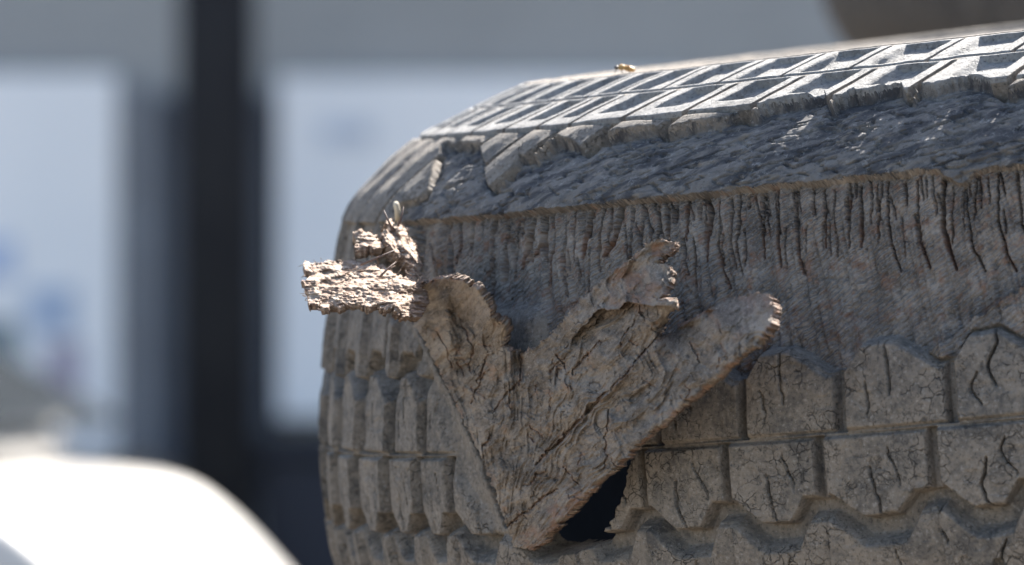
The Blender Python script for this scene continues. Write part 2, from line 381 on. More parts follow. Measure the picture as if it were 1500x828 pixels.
CRACKS = [([(641, 323), (636, 356)], 3), ([(654, 320), (654, 346), (646, 382)], 6), ([(638, 382), (638, 412)], 7), ([(676, 318), (668, 350), (666, 390)], 4),
    ([(701, 330), (699, 360), (693, 402)], 3), ([(724, 322), (718, 360), (714, 410)], 3.2), ([(744, 316), (732, 362), (730, 402)], 4.4), ([(767, 311), (750, 362), (741, 390)], 9),
    ([(781, 310), (771, 354), (755, 378)], 6.5), ([(798, 306), (790, 350), (783, 390), (782, 412)], 6), ([(813, 318), (806, 360), (805, 394), (807, 430)], 3), ([(850, 304), (842, 334), (832, 374)], 9),
    ([(826, 374), (827, 406)], 3.4), ([(870, 298), (862, 330), (853, 364)], 4.2), ([(896, 296), (890, 320), (880, 350), (864, 372)], 10), ([(912, 296), (906, 352), (901, 395)], 3.8),
    ([(928, 296), (920, 352), (916, 386)], 3), ([(949, 293), (946, 335), (942, 363)], 4.4), ([(992, 286), (987, 348)], 5), ([(962, 296), (960, 330)], 2.4), ([(975, 292), (973, 318)], 2.4),
    ([(1022, 282), (1025, 305), (1018, 335), (1018, 378)], 11), ([(1042, 284), (1038, 335), (1032, 354), (1040, 395), (1046, 416)], 5), ([(1070, 275), (1066, 325), (1061, 361), (1068, 397)], 4.6),
    ([(999, 344), (1000, 386)], 5), ([(1103, 276), (1102, 335), (1100, 374)], 5), ([(1130, 271), (1126, 314), (1124, 357), (1127, 386)], 6.5), ([(1153, 268), (1151, 314), (1153, 369), (1159, 395)], 5),
    ([(1179, 270), (1178, 310)], 2.6), ([(1195, 268), (1194, 357)], 5), ([(1233, 260), (1234, 284), (1230, 312)], 5), ([(1249, 262), (1249, 316), (1247, 356)], 6.5), ([(1275, 262), (1273, 305)], 3),
    ([(1290, 256), (1288, 305), (1291, 352), (1304, 391)], 4.6), ([(1334, 255), (1333, 310), (1335, 348), (1349, 386)], 5), ([(1349, 250), (1350, 284)], 2.8), ([(1374, 254), (1372, 295), (1370, 327), (1378, 357), (1389, 389)], 8.5),
    ([(1406, 270), (1407, 305), (1415, 359), (1432, 391)], 3.8), ([(1455, 246), (1454, 316), (1466, 365), (1479, 391)], 5), ([(1485, 246), (1488, 322), (1500, 359)], 4.4), ([(1212, 268), (1211, 296)], 2.4), ([(1315, 256), (1316, 290)], 2.4), ([(1428, 252), (1429, 300)], 2.6),
    ([(1083, 276), (1082, 300)], 2.2), ([(1010, 290), (1008, 316)], 2.2), ([(1530, 250), (1536, 350)], 5), ([(1580, 245), (1590, 340)], 6)]
_r = random.Random(21)
for _k in range(75):                       # finer splits between the traced ones
    _x = 612+_k*12.2+_r.uniform(-6, 6); _y = float(np.interp(_x, E2X, E2Y))+_r.choice([1, 1, 6, 30, 60]); _p = [(_x, _y)]; _sn = _r.uniform(-.22, .05) if _x < 900 else _r.uniform(-.08, .12)
    for _j in range(_r.randint(2, 4)):
        _L = _r.uniform(10, 26); _p.append((_p[-1][0]+_L*(_sn+_r.uniform(-.15, .15)), _p[-1][1]+_L))
    CRACKS.append((_p, _r.uniform(1.6, 3.2)))
HOLE = [(775, 822), (800, 816), (840, 813), (868, 800), (884, 778), (896, 752), (903, 738), (911, 712), (915, 690), (925, 655), (880, 630), (800, 690), (750, 780)]
DMG = [(572, 330), (594, 330), (592, 440), (560, 452), (580, 486), (602, 522), (628, 590), (645, 650), (654, 700), (690, 752), (706, 790), (780, 812), (868, 803), (897, 755), (912, 690),
       (925, 655), (985, 600), (1050, 560), (1090, 500), (1090, 300), (900, 280), (600, 300)]

def tread_h(u, s, px, py, fine):
    """height field of the tread (0 = worn block tops). Returns h, part id, rust, extra"""
    P = phase(u); h = np.zeros_like(u); blk = np.full(u.shape, -1, np.int32)
    # ---- rows A, B, C with the zigzag grooves
    PB = P; fB = fr(PB); PA = P-.22; fA = fr(PA)
    NB = trap(fB, -.36, -.2, .1, .36)
    wob = 2.2*noise(u*.03, s*.03, 3)
    eB = -107+30*NB+wob; eC = -140+37*trap(fB, -.30, -.16, .06, .34)+wob
    MA = trap(fA, .05, .22, .5, .88)
    eA = 76+36*MA+wob; eA2 = eA+36
    dB = np.minimum(sst(eB+1, eB-7, s), sst(eC-9, eC+7, s))
    dA = np.minimum(sst(eA-2, eA+15, s), sst(eA2+1, eA2-7, s))
    zig = 33*np.maximum(dB, dA)
    # ---- centre groove and straight lower groove
    zig = np.maximum(zig, 9*np.exp(-(np.abs(s-1.5)/5.0)**4))
    zig = np.maximum(zig, 20*np.exp(-(np.abs(s+246)/9.0)**4))
    # ---- lateral grooves
    pw = 138.0
    def lat(f, w, dep): 
        x = np.abs(f-np.round(f))*pw; return dep*(1-sst(w*.55, w, x))
    inA = (s > 3) & (s < eA+8); inB = (s < 0) & (s > eB-6); inC = (s <= (eB+eC)/2) & (s > -246); inA2 = s >= (eA+eA2)/2
    lw = np.interp(u, [450, 1000], [13, 9.5]); ld = np.interp(u, [500, 1000], [38, 25]); laA = lat(fA, lw, ld); laB = lat(fB, lw, ld)
    zig = np.where(inA, np.maximum(zig, laA), zig); zig = np.where(inB, np.maximum(zig, laB), zig)
    zig = np.where(inC & (s < -176), np.maximum(zig, lat(fr(PB+.5), 8, 15)*sst(-176, -186, s)), zig)
    # ---- shoulder: slanted lateral grooves, long blocks
    sl = np.where(s > 300, .54*(s-300), 0); PS = phase(u-sl*1.0); fS = fr(PS+.08)
    sh = (s >= (eA+eA2)/2) & (s < 497)
    zig = np.where(sh, np.maximum(zig, lat(fS, 15+.03*np.maximum(s-200, 0), 36)), zig)
    # raised bar profile of shoulder blocks (scalloped face)
    scal = np.where(sh, 5*sst(.45, .85, fS)*(1-sst(.9, .97, fS)), 0)
    zig = np.where(sh, np.maximum(zig, scal), zig)
    # ---- top rows with sunken pockets
    top1 = (s >= 497) & (s < 590); top2 = (s >= 590) & (s < 676); top3 = s >= 676
    f1 = fr(PS+.02); f2 = fr(PS+.46)
    def pocket(f, a, b, s0, s1, dep):
        x = np.minimum((f-a)*pw, (b-f)*pw); y = np.minimum(s-s0, s1-s)
        return dep*sst(-1.5, 4, np.minimum(x, y))
    def pocket2(f, a, b, s0, s1, dep):            # soft on its left flank, crisp elsewhere
        xl = (f-a)*pw; xr = (b-f)*pw; y = np.minimum((s-s0)*.8, s1-s)
        return dep*np.minimum(sst(-2, 17, xl), sst(-1.5, 4, np.minimum(xr, y)))
    z1 = np.maximum(pocket2(f1, .26, .80, 524, 580, 9.5), lat(f1, 5.5, 13)*sst(480, 490, s)*(1-sst(572, 580, s)))
    z2 = np.maximum(pocket2(f2, .20, .84, 597, 661, 8), lat(f2, 4, 6)*(1-sst(655, 663, s)))
    z3 = 12*sst(676, 688, s)
    zig = np.where(top1, np.maximum(zig, z1), zig); zig = np.where(top2, np.maximum(zig, z2), zig)
    zig = np.where(top3, np.maximum(0, z3), zig)
    for g0, w, dep in ((588.5, 2.6, 3), (497, 4, 8), (669, 2.2, 3)):
        zig = np.maximum(zig, dep*np.exp(-(np.abs(s-g0)/w)**4))
    # lower sidewall side: plain lugs
    low = s < -250; zig = np.where(low, np.maximum(0, lat(fr(P+.3), 12, 18)*(s > -560)), zig)
    # ---- sipes
    rnd1 = noise(np.floor(PB)*5.3, np.floor(PB)*0+.7, 12); rnd2 = noise(np.floor(PB)*2.9, np.floor(PB)*0+.2, 13)
    def sipe(f, fc, s0, s1, w, dep, wv):
        c = fc+.03*rnd1+(.025+.022*rnd2)*np.sin((s-s0)/(s1-s0)*(5.2+1.5*rnd1)+wv+rnd2)+.012*noise(s*.09, s*0+np.floor(PB), 14); x = np.abs(f-c)*pw
        along = sst(s0-3, s0+5, s)*(1-sst(s1-6, s1, s)); ww = .62*w*(1+.3*rnd2)*(.5+.5*np.abs(np.sin((s-s0)/(s1-s0)*3)))
        return dep*(1-sst(ww*.45, ww, x))*along
    jit = .05*noise(np.floor(PB)*3.7, np.floor(PB)*0+.5, 11)
    si = np.zeros_like(h)
    if fine:
        si = np.where(inB, np.maximum(sipe(fB, .43+jit+.0006*(-s), -112, -42, 3.2, 11, 1.5), sipe(fB, .68-jit+.0016*(-s-40), -72, -18, 2.6, 8, .4)), si)
        si = np.where(inA, np.maximum(sipe(fA, .43+jit, 46, 122, 3.6, 11, 2.0), sipe(fA, .24+jit, 22, 68, 3.0, 8, .7)), si)
        si = np.where(inC, np.maximum(sipe(fB, .0+jit, -152, -98, 3.2, 10, .5), sipe(fB, .58+jit, -215, -150, 2.6, 8, .5)), si)
    h = -zig-si
    # heel-and-toe wear: every block tops out on one side
    lk = np.clip((u-600)/400, 0, 1); lf = lambda f: lk*8*f+(1-lk)*11*(1-f)
    wear = np.where(inA | (sh & (s < 330)), lf(fA), np.where(inB | inC, lf(fB), 0))
    h = h-wear*(1-sst(6, 14, zig))
    h = h+1.3*fbm(u*.02, s*.02, 5, 3)
    # ---- ids of blocks
    kA = np.floor(PA).astype(np.int32); kB = np.floor(PB).astype(np.int32); kS = np.floor(PS+.08).astype(np.int32)
    k1 = np.floor(PS+.02).astype(np.int32); k2 = np.floor(PS+.46).astype(np.int32)
    nofl = zig < 13.5
    blk = np.where(inA & nofl & (s > 6), 1100+kA, blk); blk = np.where(inB & nofl & (s < -4), 2100+kB, blk)
    blk = np.where(inC & nofl, 3100+np.floor(PB+.5).astype(np.int32), blk)
    blk = np.where(sh & (zig < 15), 4100+kS, blk)
    blk = np.where((s > 499) & (s < 587) & (lat(f1, 9, 20) < 10), 5100+k1, blk); blk = np.where((s > 590) & (s < 668) & (lat(f2, 5, 9) < 4.5), 6100+k2, blk)
    blk = np.where(low | top3, -1, blk)
    rust = np.zeros_like(h); part = np.where(blk >= 0, 2, 0)
    if not fine: return h, part, blk, rust
    # ---- chunks torn out of block edges
    chip = sst(.68, .8, vnoise(u*.045, s*.045, 41)); h = h-1.3*chip*(zig < 3)*(s < 300)
    h = h+.3*fbm(u*.12, s*.12, 8, 2)*(s < 480)
    # ================= damage =================
    vis = (u > -60) & (u < R0*1.45)
    jx = 3.2*fbm(px*.11, py*.11, 21, 3)+2.0*noise(px*.35, py*.35, 22)
    e1 = np.interp(px, E1X, E1Y)+3.4*fbm(px*.09, s*.03, 25, 4); e2 = np.interp(px, E2X, E2Y)+jx*.5+2.6*fbm(px*.05, px*0+.5, 27, 3)
    below = (py-e1)
    torn = vis & (px > 575) & (px < 1715) & (s > -400)
    inP = poly_sd(px+jx, py+jx*.7, DMG)
    aw = sst(eA+9, eA+13, s)                          # above row A's upper wall
    right = (px > 1040)
    md = np.where(right, np.minimum(below, (s-eA-11)*1.1), np.where(py < 330, below, np.maximum(np.where(px > 900, np.minimum(below, s-eA-11), -99), inP)))
    md = np.where((px <= 1040) & (py < 330), below, md)
    md = np.where(torn, md, -50)
    bandz = sst(440, 480, py)*(1-sst(740, 770, px)); md = np.where(bandz > .5, poly_sd(px, py, DMG), md)
    w = sst(-1.0-bandz*2, 3.5+bandz*9, md)
    tt = np.clip((py-e1)/np.maximum(e2-e1, 8), 0, 1)
    # rough torn band, bulging out towards its lower lip
    rg = fbm(u*.018+s*.012, s*.03-u*.006, 51, 4); rd = ridged(u*.012+s*.02, s*.055-u*.012, 57, 3)
    deep = np.interp(px, [600, 640, 720, 800], [.5, .5, .6, 1.0])
    crs = ridged(u*.02+s*.035, s*.075-u*.02, 58, 3)
    hT = (-21+14*np.clip(tt, 0.02, 1)**.5)*deep-8*(1-deep)+1.3*rg+1.0*rd-5.0*sst(.4, .8, crs)+1.3*fbm(u*.1, s*.1, 52, 3)-4*(1-sst(0, .28, tt))*(vnoise(u*.02, s*.0+.3, 53))
    # exposed ply: concave, strips between the cracks stand at slightly different heights
    t2 = np.clip((py-e2)/210., 0, 1.3)
    hP = -22-12*sst(0, 1, t2)+3.4*noise(u*.05+s*.004, s*.006, 61)+2.6*noise(u*.12+s*.01, s*.010, 62)+3.2*sst(.45, 1, t2)*fbm(u*.05, s*.05, 63, 4)+.7*fbm(u*.2, s*.2, 64, 2)
    hP = hP-3.4*sst(.35, .9, ridged(u*.055+s*.012, s*.005, 67, 2))*sst(0, .12, t2)-2.5*sst(.4, .9, ridged(u*.13+s*.02, s*.012, 68, 1))
    ripple = ridged((u*.55+s)*.16, (s*.55-u)*.02, 66, 1); hP = hP+.55*ripple
    crk = np.zeros_like(h)
    reg = vis & (py > 225) & (py < 470) & (px > 600) & (px < 1620)
    ii = np.nonzero(reg); cx = px[ii]+.9*noise(px[ii]*.1, py[ii]*.1, 71)+.5*noise(px[ii]*.3, py[ii]*.3, 72); cy = py[ii]; acc = np.zeros(cx.shape, np.float32); ru = np.zeros(cx.shape, np.float32)
    for pts, wd in CRACKS:
        x0 = min(p[0] for p in pts)-14; x1 = max(p[0] for p in pts)+14
        y0 = min(p[1] for p in pts)-12; y1 = max(p[1] for p in pts)+12; jj = np.nonzero((cx > x0) & (cx < x1) & (cy > y0) & (cy < y1))[0]
        if not len(jj): continue
        d, p = seg_dist(cx[jj], cy[jj], pts)
        ww = wd*(.27 if wd < 8 else .42)*(.08+.92*np.sin(np.pi*np.clip(p*.80+.16, 0, 1)))+.2
        v = (1-sst(ww*.3, ww+.75, d))*min(7+2.0*wd, 22)
        acc[jj] = np.maximum(acc[jj], v); ru[jj] = np.maximum(ru[jj], (1-sst(ww, ww+2.5, d))*sst(.3, .8, p)*(.9 if wd > 4.8 else .3))
    crk[ii] = acc; rust[ii] = np.maximum(rust[ii], ru*.9)
    hP = hP-crk
    # small tears across the ply
    hP = hP-2.2*sst(.72, .86, ridged(u*.03, s*.05, 75, 2))*sst(.3, .7, t2)
    # chunk left standing at the right above row A
    ln = (py-495)*125+(px-1375)*85; ln = ln/151.0
    chunk = sst(-1.5, 1.5, ln+1.2*jx)*(px > 1340)
    hP = hP+chunk*(19-.06*np.clip(ln, 0, 120)+4*fbm(u*.05, s*.05, 81, 4))
    lip = sst(e2-.8, e2+1.2, py)
    lvl = hT*(1-lip)+hP*lip
    # smooth band of base rubber left of the flap and under it
    band = sst(430, 470, py)*(1-sst(760, 800, px))
    hB = -15+5*fbm(u*.012, s*.014, 91, 2)+.8*fbm(u*.09, s*.09, 92, 3)
    slit, _ = seg_dist(px, py, [(592, 462), (612, 494), (636, 544), (664, 600), (686, 650), (702, 695), (716, 738), (728, 770)])
    hB = hB-32*(1-sst(2.2, 5.5, slit+.5*jx))+3*np.exp(-((slit-9)/5)**2)
    lvl = lvl*(1-band)+hB*band
    h = h*(1-w)+lvl*w
    part = np.where(w > .5, np.where(band > .5, 0, np.where(py < e2, 3, 4)), part)
    blk = np.where(w > .5, -1, blk)
    # ---- the hole through the casing
    hd = np.full(h.shape, -99., np.float32); ii = np.nonzero(vis & (px > 720) & (px < 960) & (py > 600))
    hd[ii] = poly_sd(px[ii]+.45*jx[ii], py[ii]+.45*jx[ii], HOLE)
    h = h-46*sst(0, 7, hd)
    part = np.where(hd > 6.5, 9, np.where(hd > 1.0, 0, part)); blk = np.where(hd > 1.0, -1, blk)
    return h, part, blk, rust

# ------------------------------------------------------------------ tyre grid
def u_lines():
    a = [-.27]
    while a[-1] < 1.285:
        du = np.clip(1.5/(1.1*max(abs(math.sin(a[-1])), .05)), 1.3, 5.0); a.append(a[-1]+du/R0)
    hi = a[-1]; b = list(np.linspace(hi, 1.75, 60)[1:]); c = list(np.linspace(1.75, 2*math.pi-.27, 170)[1:])
    return np.array(a+b+c)
def s_lines():
    lo = list(np.linspace(S_MIN, -214, 46)[:-1]); a = [-214.]
    while a[-1] < 700: a.append(a[-1]+(1.38 if a[-1] < 380 else 1.75))
    return np.array(lo+a+list(np.linspace(a[-1], S_MAX, 34)[1:]))
AL, SS = u_lines(), s_lines(); nu, ns = len(AL), len(SS)
A2, S2 = np.meshgrid(AL, SS, indexing='ij')
bx, by, bd = tyre_xyz(A2, S2, 0.0); PXg, PYg = to_px(bx, by, bd)
front = (A2 < 1.6)
PXg = np.where(front, PXg, 5000.); Ug = A2*R0
hh, part, blk, rust = tread_h(Ug.astype(np.float32), S2.astype(np.float32), PXg.astype(np.float32), PYg.astype(np.float32), True)
# close the loop: the last column repeats the first
V = to_world(*tyre_xyz(A2, S2, hh)); V[-1] = V[0]
du_ = np.gradient(V, axis=0); ds_ = np.gradient(V, axis=1); NRM = np.cross(ds_, du_); NRM /= np.linalg.norm(NRM, axis=2, keepdims=True)+1e-12
ctr = to_world(np.float64(CX), np.float64(CY), np.float64(0))
if ((V[200, 300]-ctr)*NRM[200, 300]).sum() < 0: NRM = -NRM
idx = np.arange(nu*ns).reshape(nu, ns)
quads = np.stack([idx[:-1, :-1], idx[1:, :-1], idx[1:, 1:], idx[:-1, 1:]], -1).reshape(-1, 4)
fpart = part[:-1, :-1].ravel(); fblk = blk[:-1, :-1].ravel()
fin = ((A2 < 1.29) & (S2 > -214) & (S2 < 690))[:-1, :-1].ravel()
fblk = np.where(fin, fblk, -1); fpart = np.where((fpart == 2) & (fblk < 0), 0, fpart)
Vf = V.reshape(-1, 3); Nf = NRM.reshape(-1, 3)
n0 = Nf[quads[5000, 0]]; q0 = Vf[quads[5000]]
if np.dot(np.cross(q0[1]-q0[0], q0[3]-q0[0]), n0) < 0: quads = quads[:, ::-1]
UVf = np.stack([Ug.ravel()/100, S2.ravel()/100], 1); Rf = rust.ravel()

tyre = empty('damaged_tyre', Vector(to_world(*[np.float64(v) for v in (CX, CY-505, 0)])))
PARLOC['damaged_tyre'] = tuple(tyre.location)
tag(tyre, 'worn grey tyre with its tread torn open and a flap peeled outward', 'tyre')
def take(name, mask, mat, label=None):
    q = quads[mask]
    if not len(q): return None
    ids, inv = np.unique(q, return_inverse=True)
    o = mesh_np(name, Vf[ids], inv.reshape(-1, 4), mat, tyre, UVf[ids], Nf[ids], {'rust': Rf[ids]})
    if label: o['label'] = label
    return o
take('torn_shoulder', fpart == 3, M_TORN, 'ragged blue-grey torn rubber below the top tread rows')
take('exposed_ply', fpart == 4, M_PLY, 'bare grey cord ply split by upright cracks')
nsq = ns-1
def components(sel):
    """connected pieces of one block; crumbs go back to the casing"""
    left = set(sel.tolist()); out = []; n0 = len(left)
    while left:
        q = [left.pop()]; comp = [q[0]]
        while q:
            f = q.pop()
            for g in (f+1, f-1, f+nsq, f-nsq):
                if g in left: left.discard(g); q.append(g); comp.append(g)
        comp = np.array(comp)
        if len(comp) < max(60, .04*n0): fpart[comp] = 0; fblk[comp] = -1
        else: out.append(comp)
    return out
order = np.argsort(fblk, kind='stable'); sb = fblk[order]; st0 = np.searchsorted(sb, 0)
ub, starts = np.unique(sb[st0:], return_index=True); starts = np.r_[starts+st0, len(sb)]
for k in range(len(ub)):
    sel = order[starts[k]:starts[k+1]]
    sel = sel[fpart[sel] == 2]
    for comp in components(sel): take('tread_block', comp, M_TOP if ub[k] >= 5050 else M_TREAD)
casing = take('casing', (fpart == 0), M_CASING)
# inner liner with the same hole
ia = np.linspace(-.3, 2*math.pi-.3, 300); isx = np.linspace(S_MIN, S_MAX, 120)
iA, iS = np.meshgrid(ia, isx, indexing='ij'); ix, iy, iz = tyre_xyz(iA, iS, -50.0); ipx, ipy = to_px(ix, iy, iz)
hol = (iA < 1.4) & (poly_sd(ipx, ipy, HOLE) > -14)
iq = np.arange(300*120).reshape(300, 120); iq = np.stack([iq[:-1, :-1], iq[:-1, 1:], iq[1:, 1:], iq[1:, :-1]], -1).reshape(-1, 4)
iq = iq[~hol[:-1, :-1].ravel()]
liner = mesh_np('inner_liner', to_world(ix, iy, iz).reshape(-1, 3), iq, M_LINER, tyre)
# beads close the gap between casing and liner
for sv in (S_MIN, S_MAX):
    aa = np.linspace(0, 2*math.pi, 160); o_ = to_world(*tyre_xyz(aa, np.full(160, sv), 0.)); i_ = to_world(*tyre_xyz(aa, np.full(160, sv), -50.))
    VV = np.concatenate([o_, i_]); q = np.array([(k, k+1, 160+k+1, 160+k) for k in range(159)])
    mesh_np('bead', VV, q, M_LINER, tyre)

# ------------------------------------------------------------------ torn sheets (flap, shreds)
fm = (A2 > 0.02) & (A2 < 1.28) & (S2 > -214) & (S2 < 480)
_gx, _gy, _gd = PXg[fm], PYg[fm], bd[fm]
def base_depth(px, py):
    i = ((_gx-px)**2+(_gy-py)**2).argmin(); return float(_gd[i])
def tps(ctrl):
    c = np.array(ctrl, float); n = len(c); X = c[:, :2]/100
    def U(r2): return np.where(r2 > 1e-12, r2*np.log(r2+1e-12), 0)
    K = U(((X[:, None]-X[None])**2).sum(-1))+np.eye(n)*.012; Pm = np.c_[np.ones(n), X]
    A = np.zeros((n+3, n+3)); A[:n, :n] = K; A[:n, n:] = Pm; A[n:, :n] = Pm.T
    sol = np.linalg.solve(A, np.r_[c[:, 2], 0, 0, 0])
    def f(x, y):
        x = x/100; y = y/100; o = sol[n]+sol[n+1]*x+sol[n+2]*y
        for i in range(n): o = o+sol[i]*U((x-X[i, 0])**2+(y-X[i, 1])**2)
        return o
    return f
def sheet(name, outline, ctrl, step, thick, disp, mat, parent, rag=2.5, rusty=None, rfreq=.12, seed=0, roll=None, uvoff=0):
    xs = [p[0] for p in outline]; ys = [p[1] for p in outline]
    gx = np.arange(min(xs)-8, max(xs)+8, step); gy = np.arange(min(ys)-8, max(ys)+8, step)
    X, Y = np.meshgrid(gx, gy, indexing='ij')
    jx = rag*(fbm(X*rfreq, Y*rfreq, 101+seed, 3)+.28*noise(X*.3, Y*.3, 103+seed)); jy = rag*(fbm(X*rfreq, Y*rfreq, 105+seed, 3)+.28*noise(X*.3, Y*.3, 107+seed))
    sdf = poly_sd(X+jx, Y+jy, outline); ins = sdf > 0
    D0 = tps(ctrl)(X, Y); h, rust_ = disp(X, Y, sdf)
    edge = np.clip(sdf/6., 0, 1)
    D = D0-h+2.0*(1-edge)**2
    nx = len(gx); ny = len(gy); id_ = np.arange(nx*ny).reshape(nx, ny)
    cell = ins[:-1, :-1] & ins[1:, :-1] & ins[1:, 1:] & ins[:-1, 1:]
    qf = np.stack([id_[:-1, :-1], id_[:-1, 1:], id_[1:, 1:], id_[1:, :-1]], -1)[cell]
    front = unproj(X, Y, D).reshape(-1, 3)
    tk = thick(X, Y) if callable(thick) else thick
    gxd = np.gradient(D0, step, axis=0); gyd = np.gradient(D0, step, axis=1); ln = np.sqrt(1+gxd**2+gyd**2)
    back = unproj(X-gxd/ln*tk, Y-gyd/ln*tk, D+tk/ln+2*fbm(X*.08, Y*.08, 111+seed, 3)).reshape(-1, 3)
    qb = qf[:, ::-1]+nx*ny
    # side walls along boundary edges
    e = np.concatenate([qf[:, [0, 1]], qf[:, [1, 2]], qf[:, [2, 3]], qf[:, [3, 0]]])
    key = np.sort(e, 1); key = key[:, 0]*np.int64(nx*ny*2)+key[:, 1]; _, first, cnt = np.unique(key, return_index=True, return_counts=True)
    be = e[first[cnt == 1]]
    # wall with two intermediate rows so the cut edge can be rough
    V_ = [front, back]; qs = [qf, qb]; base = 2*nx*ny
    rows = [be]; bv, binv = np.unique(be, return_inverse=True); binv = binv.reshape(-1, 2); prev = bv
    nrow = 3
    for r in range(1, nrow+1):
        if r < nrow:
            t = r/nrow; pos = front[bv]*(1-t)+back[bv]*t
            j = RNG.normal(0, 1, (len(bv), 3))*S*.55; pos = pos+j
            V_.append(pos); cur = base+np.arange(len(bv)); base += len(bv)
        else: cur = bv+nx*ny
        qs.append(np.stack([prev[binv[:, 1]], prev[binv[:, 0]], cur[binv[:, 0]], cur[binv[:, 1]]], -1)); prev = cur
    VV = np.concatenate(V_); Q = np.concatenate(qs)
    uvf = np.stack([X.ravel()/100+uvoff, Y.ravel()/100], 1); uvb = uvf+.37
    UV = np.concatenate([uvf, uvb]+[uvf[bv]+np.array([.0, .04*r]) for r in range(1, nrow)])
    rf = np.concatenate([rust_.ravel(), rust_.ravel()]+[np.full(len(bv), .8)]*(nrow-1))
    ids, inv = np.unique(Q, return_inverse=True)
    o = mesh_np(name, VV[ids], inv.reshape(-1, 4), mat, parent, UV[ids], None, {'rust': rf[ids]})
    return o, (X, Y, D, sdf)

FLAP = [(768, 806), (750, 800), (741, 770), (730, 735), (713, 690), (690, 640), (667, 592), (640, 540), (618, 494), (602, 470), (597, 448), (603, 428), (618, 415), (640, 408), (662, 407), (684, 413),
        (702, 426), (714, 441), (720, 462), (727, 472), (736, 473), (743, 483), (741, 496), (735, 506), (748, 513), (768, 516), (783, 509), (800, 495), (815, 482), (828, 464), (838, 450), (852, 436), (872, 420), (890, 405), (908, 390),
        (930, 374), (945, 360), (962, 352), (984, 352), (992, 358), (984, 368), (972, 372), (966, 384), (976, 388), (985, 398), (982, 412), (974, 424), (968, 436), (990, 440), (994, 452), (980, 462), (976, 476), (968, 490), (962, 500),
        (985, 489), (1008, 472), (1030, 456), (1052, 444), (1075, 437), (1098, 430), (1118, 428), (1130, 438), (1136, 456), (1130, 476), (1118, 493), (1096, 512), (1062, 541), (1030, 568), (1000, 593), (962, 626), (930, 655), (900, 684), (868, 716), (840, 745), (812, 776), (788, 803)]
FC = [(765, 805, 14), (742, 770, 12), (722, 715, 12), (700, 660, 12), (670, 600, 12), (640, 545, 13), (615, 490, 16), (598, 455, 28), (612, 425, 72), (640, 409, 100), (675, 409, 112), (705, 430, 100), (718, 462, 78),
      (655, 455, 58), (650, 500, 26), (690, 470, 58), (700, 540, 30), (742, 488, 56), (740, 515, 42), (770, 518, 50), (760, 570, 32), (720, 640, 22), (790, 600, 40), (780, 700, 28), (760, 760, 18), (830, 465, 58), (890, 405, 66), (960, 355, 90),
      (985, 385, 104), (985, 445, 108), (960, 490, 88), (905, 470, 72), (860, 545, 54), (820, 640, 44), (1000, 480, 76), (1070, 437, 84), (1122, 430, 122), (1132, 465, 140), (1060, 535, 116), (1060, 480, 112), (1000, 585, 96), (940, 640, 84), (880, 700, 66), (820, 765, 42), (785, 802, 24)]
FCd = [(x, y, base_depth(x, y)-(o if o < 40 else 40+(o-40)*1.8)) for x, y, o in FC]
FCRACK = [([(964, 494), (935, 525), (903, 562), (872, 592), (852, 612), (832, 634), (812, 655), (795, 668), (785, 682)], 4.0), ([(746, 770), (760, 756), (778, 744), (790, 732), (803, 724), (818, 718)], 3.4), ([(768, 712), (780, 706), (786, 694), (796, 692)], 2.6),
          ([(706, 655), (716, 646), (719, 636)], 2.2), ([(690, 590), (696, 575), (704, 566), (706, 552), (718, 540)], 2.4), ([(728, 600), (734, 585), (746, 574), (756, 562)], 2.6), ([(672, 470), (684, 488), (692, 510), (688, 545)], 2.4), ([(762, 520), (766, 545), (760, 565)], 3.2), ([(716, 520), (708, 540), (700, 560)], 3.2),
          ([(805, 545), (818, 530), (828, 524)], 1.8), ([(815, 520), (826, 535), (830, 545)], 2.4), ([(880, 500), (862, 520), (848, 532), (838, 548)], 2.2), ([(930, 470), (915, 490), (908, 506)], 2.2), ([(1010, 500), (1022, 520), (1024, 534)], 2.2), ([(890, 600), (893, 620), (886, 640)], 2.6), ([(640, 486), (654, 512), (662, 540)], 2.2), ([(1050, 470), (1058, 488)], 2)]
rr = random.Random(5)
for k in range(70):
    x, y = rr.uniform(620, 1100), rr.uniform(430, 790); a = rr.choice([rr.uniform(1.2, 1.9), rr.uniform(2.1, 2.6)]); n = rr.randint(2, 4); p = [(x, y)]
    for j in range(n):
        a2 = a+rr.uniform(-.7, .7); L = rr.uniform(4, 10); p.append((p[-1][0]+math.cos(a2)*L, p[-1][1]-math.sin(a2)*L))
    FCRACK.append((p, rr.uniform(.5, 1.4)))
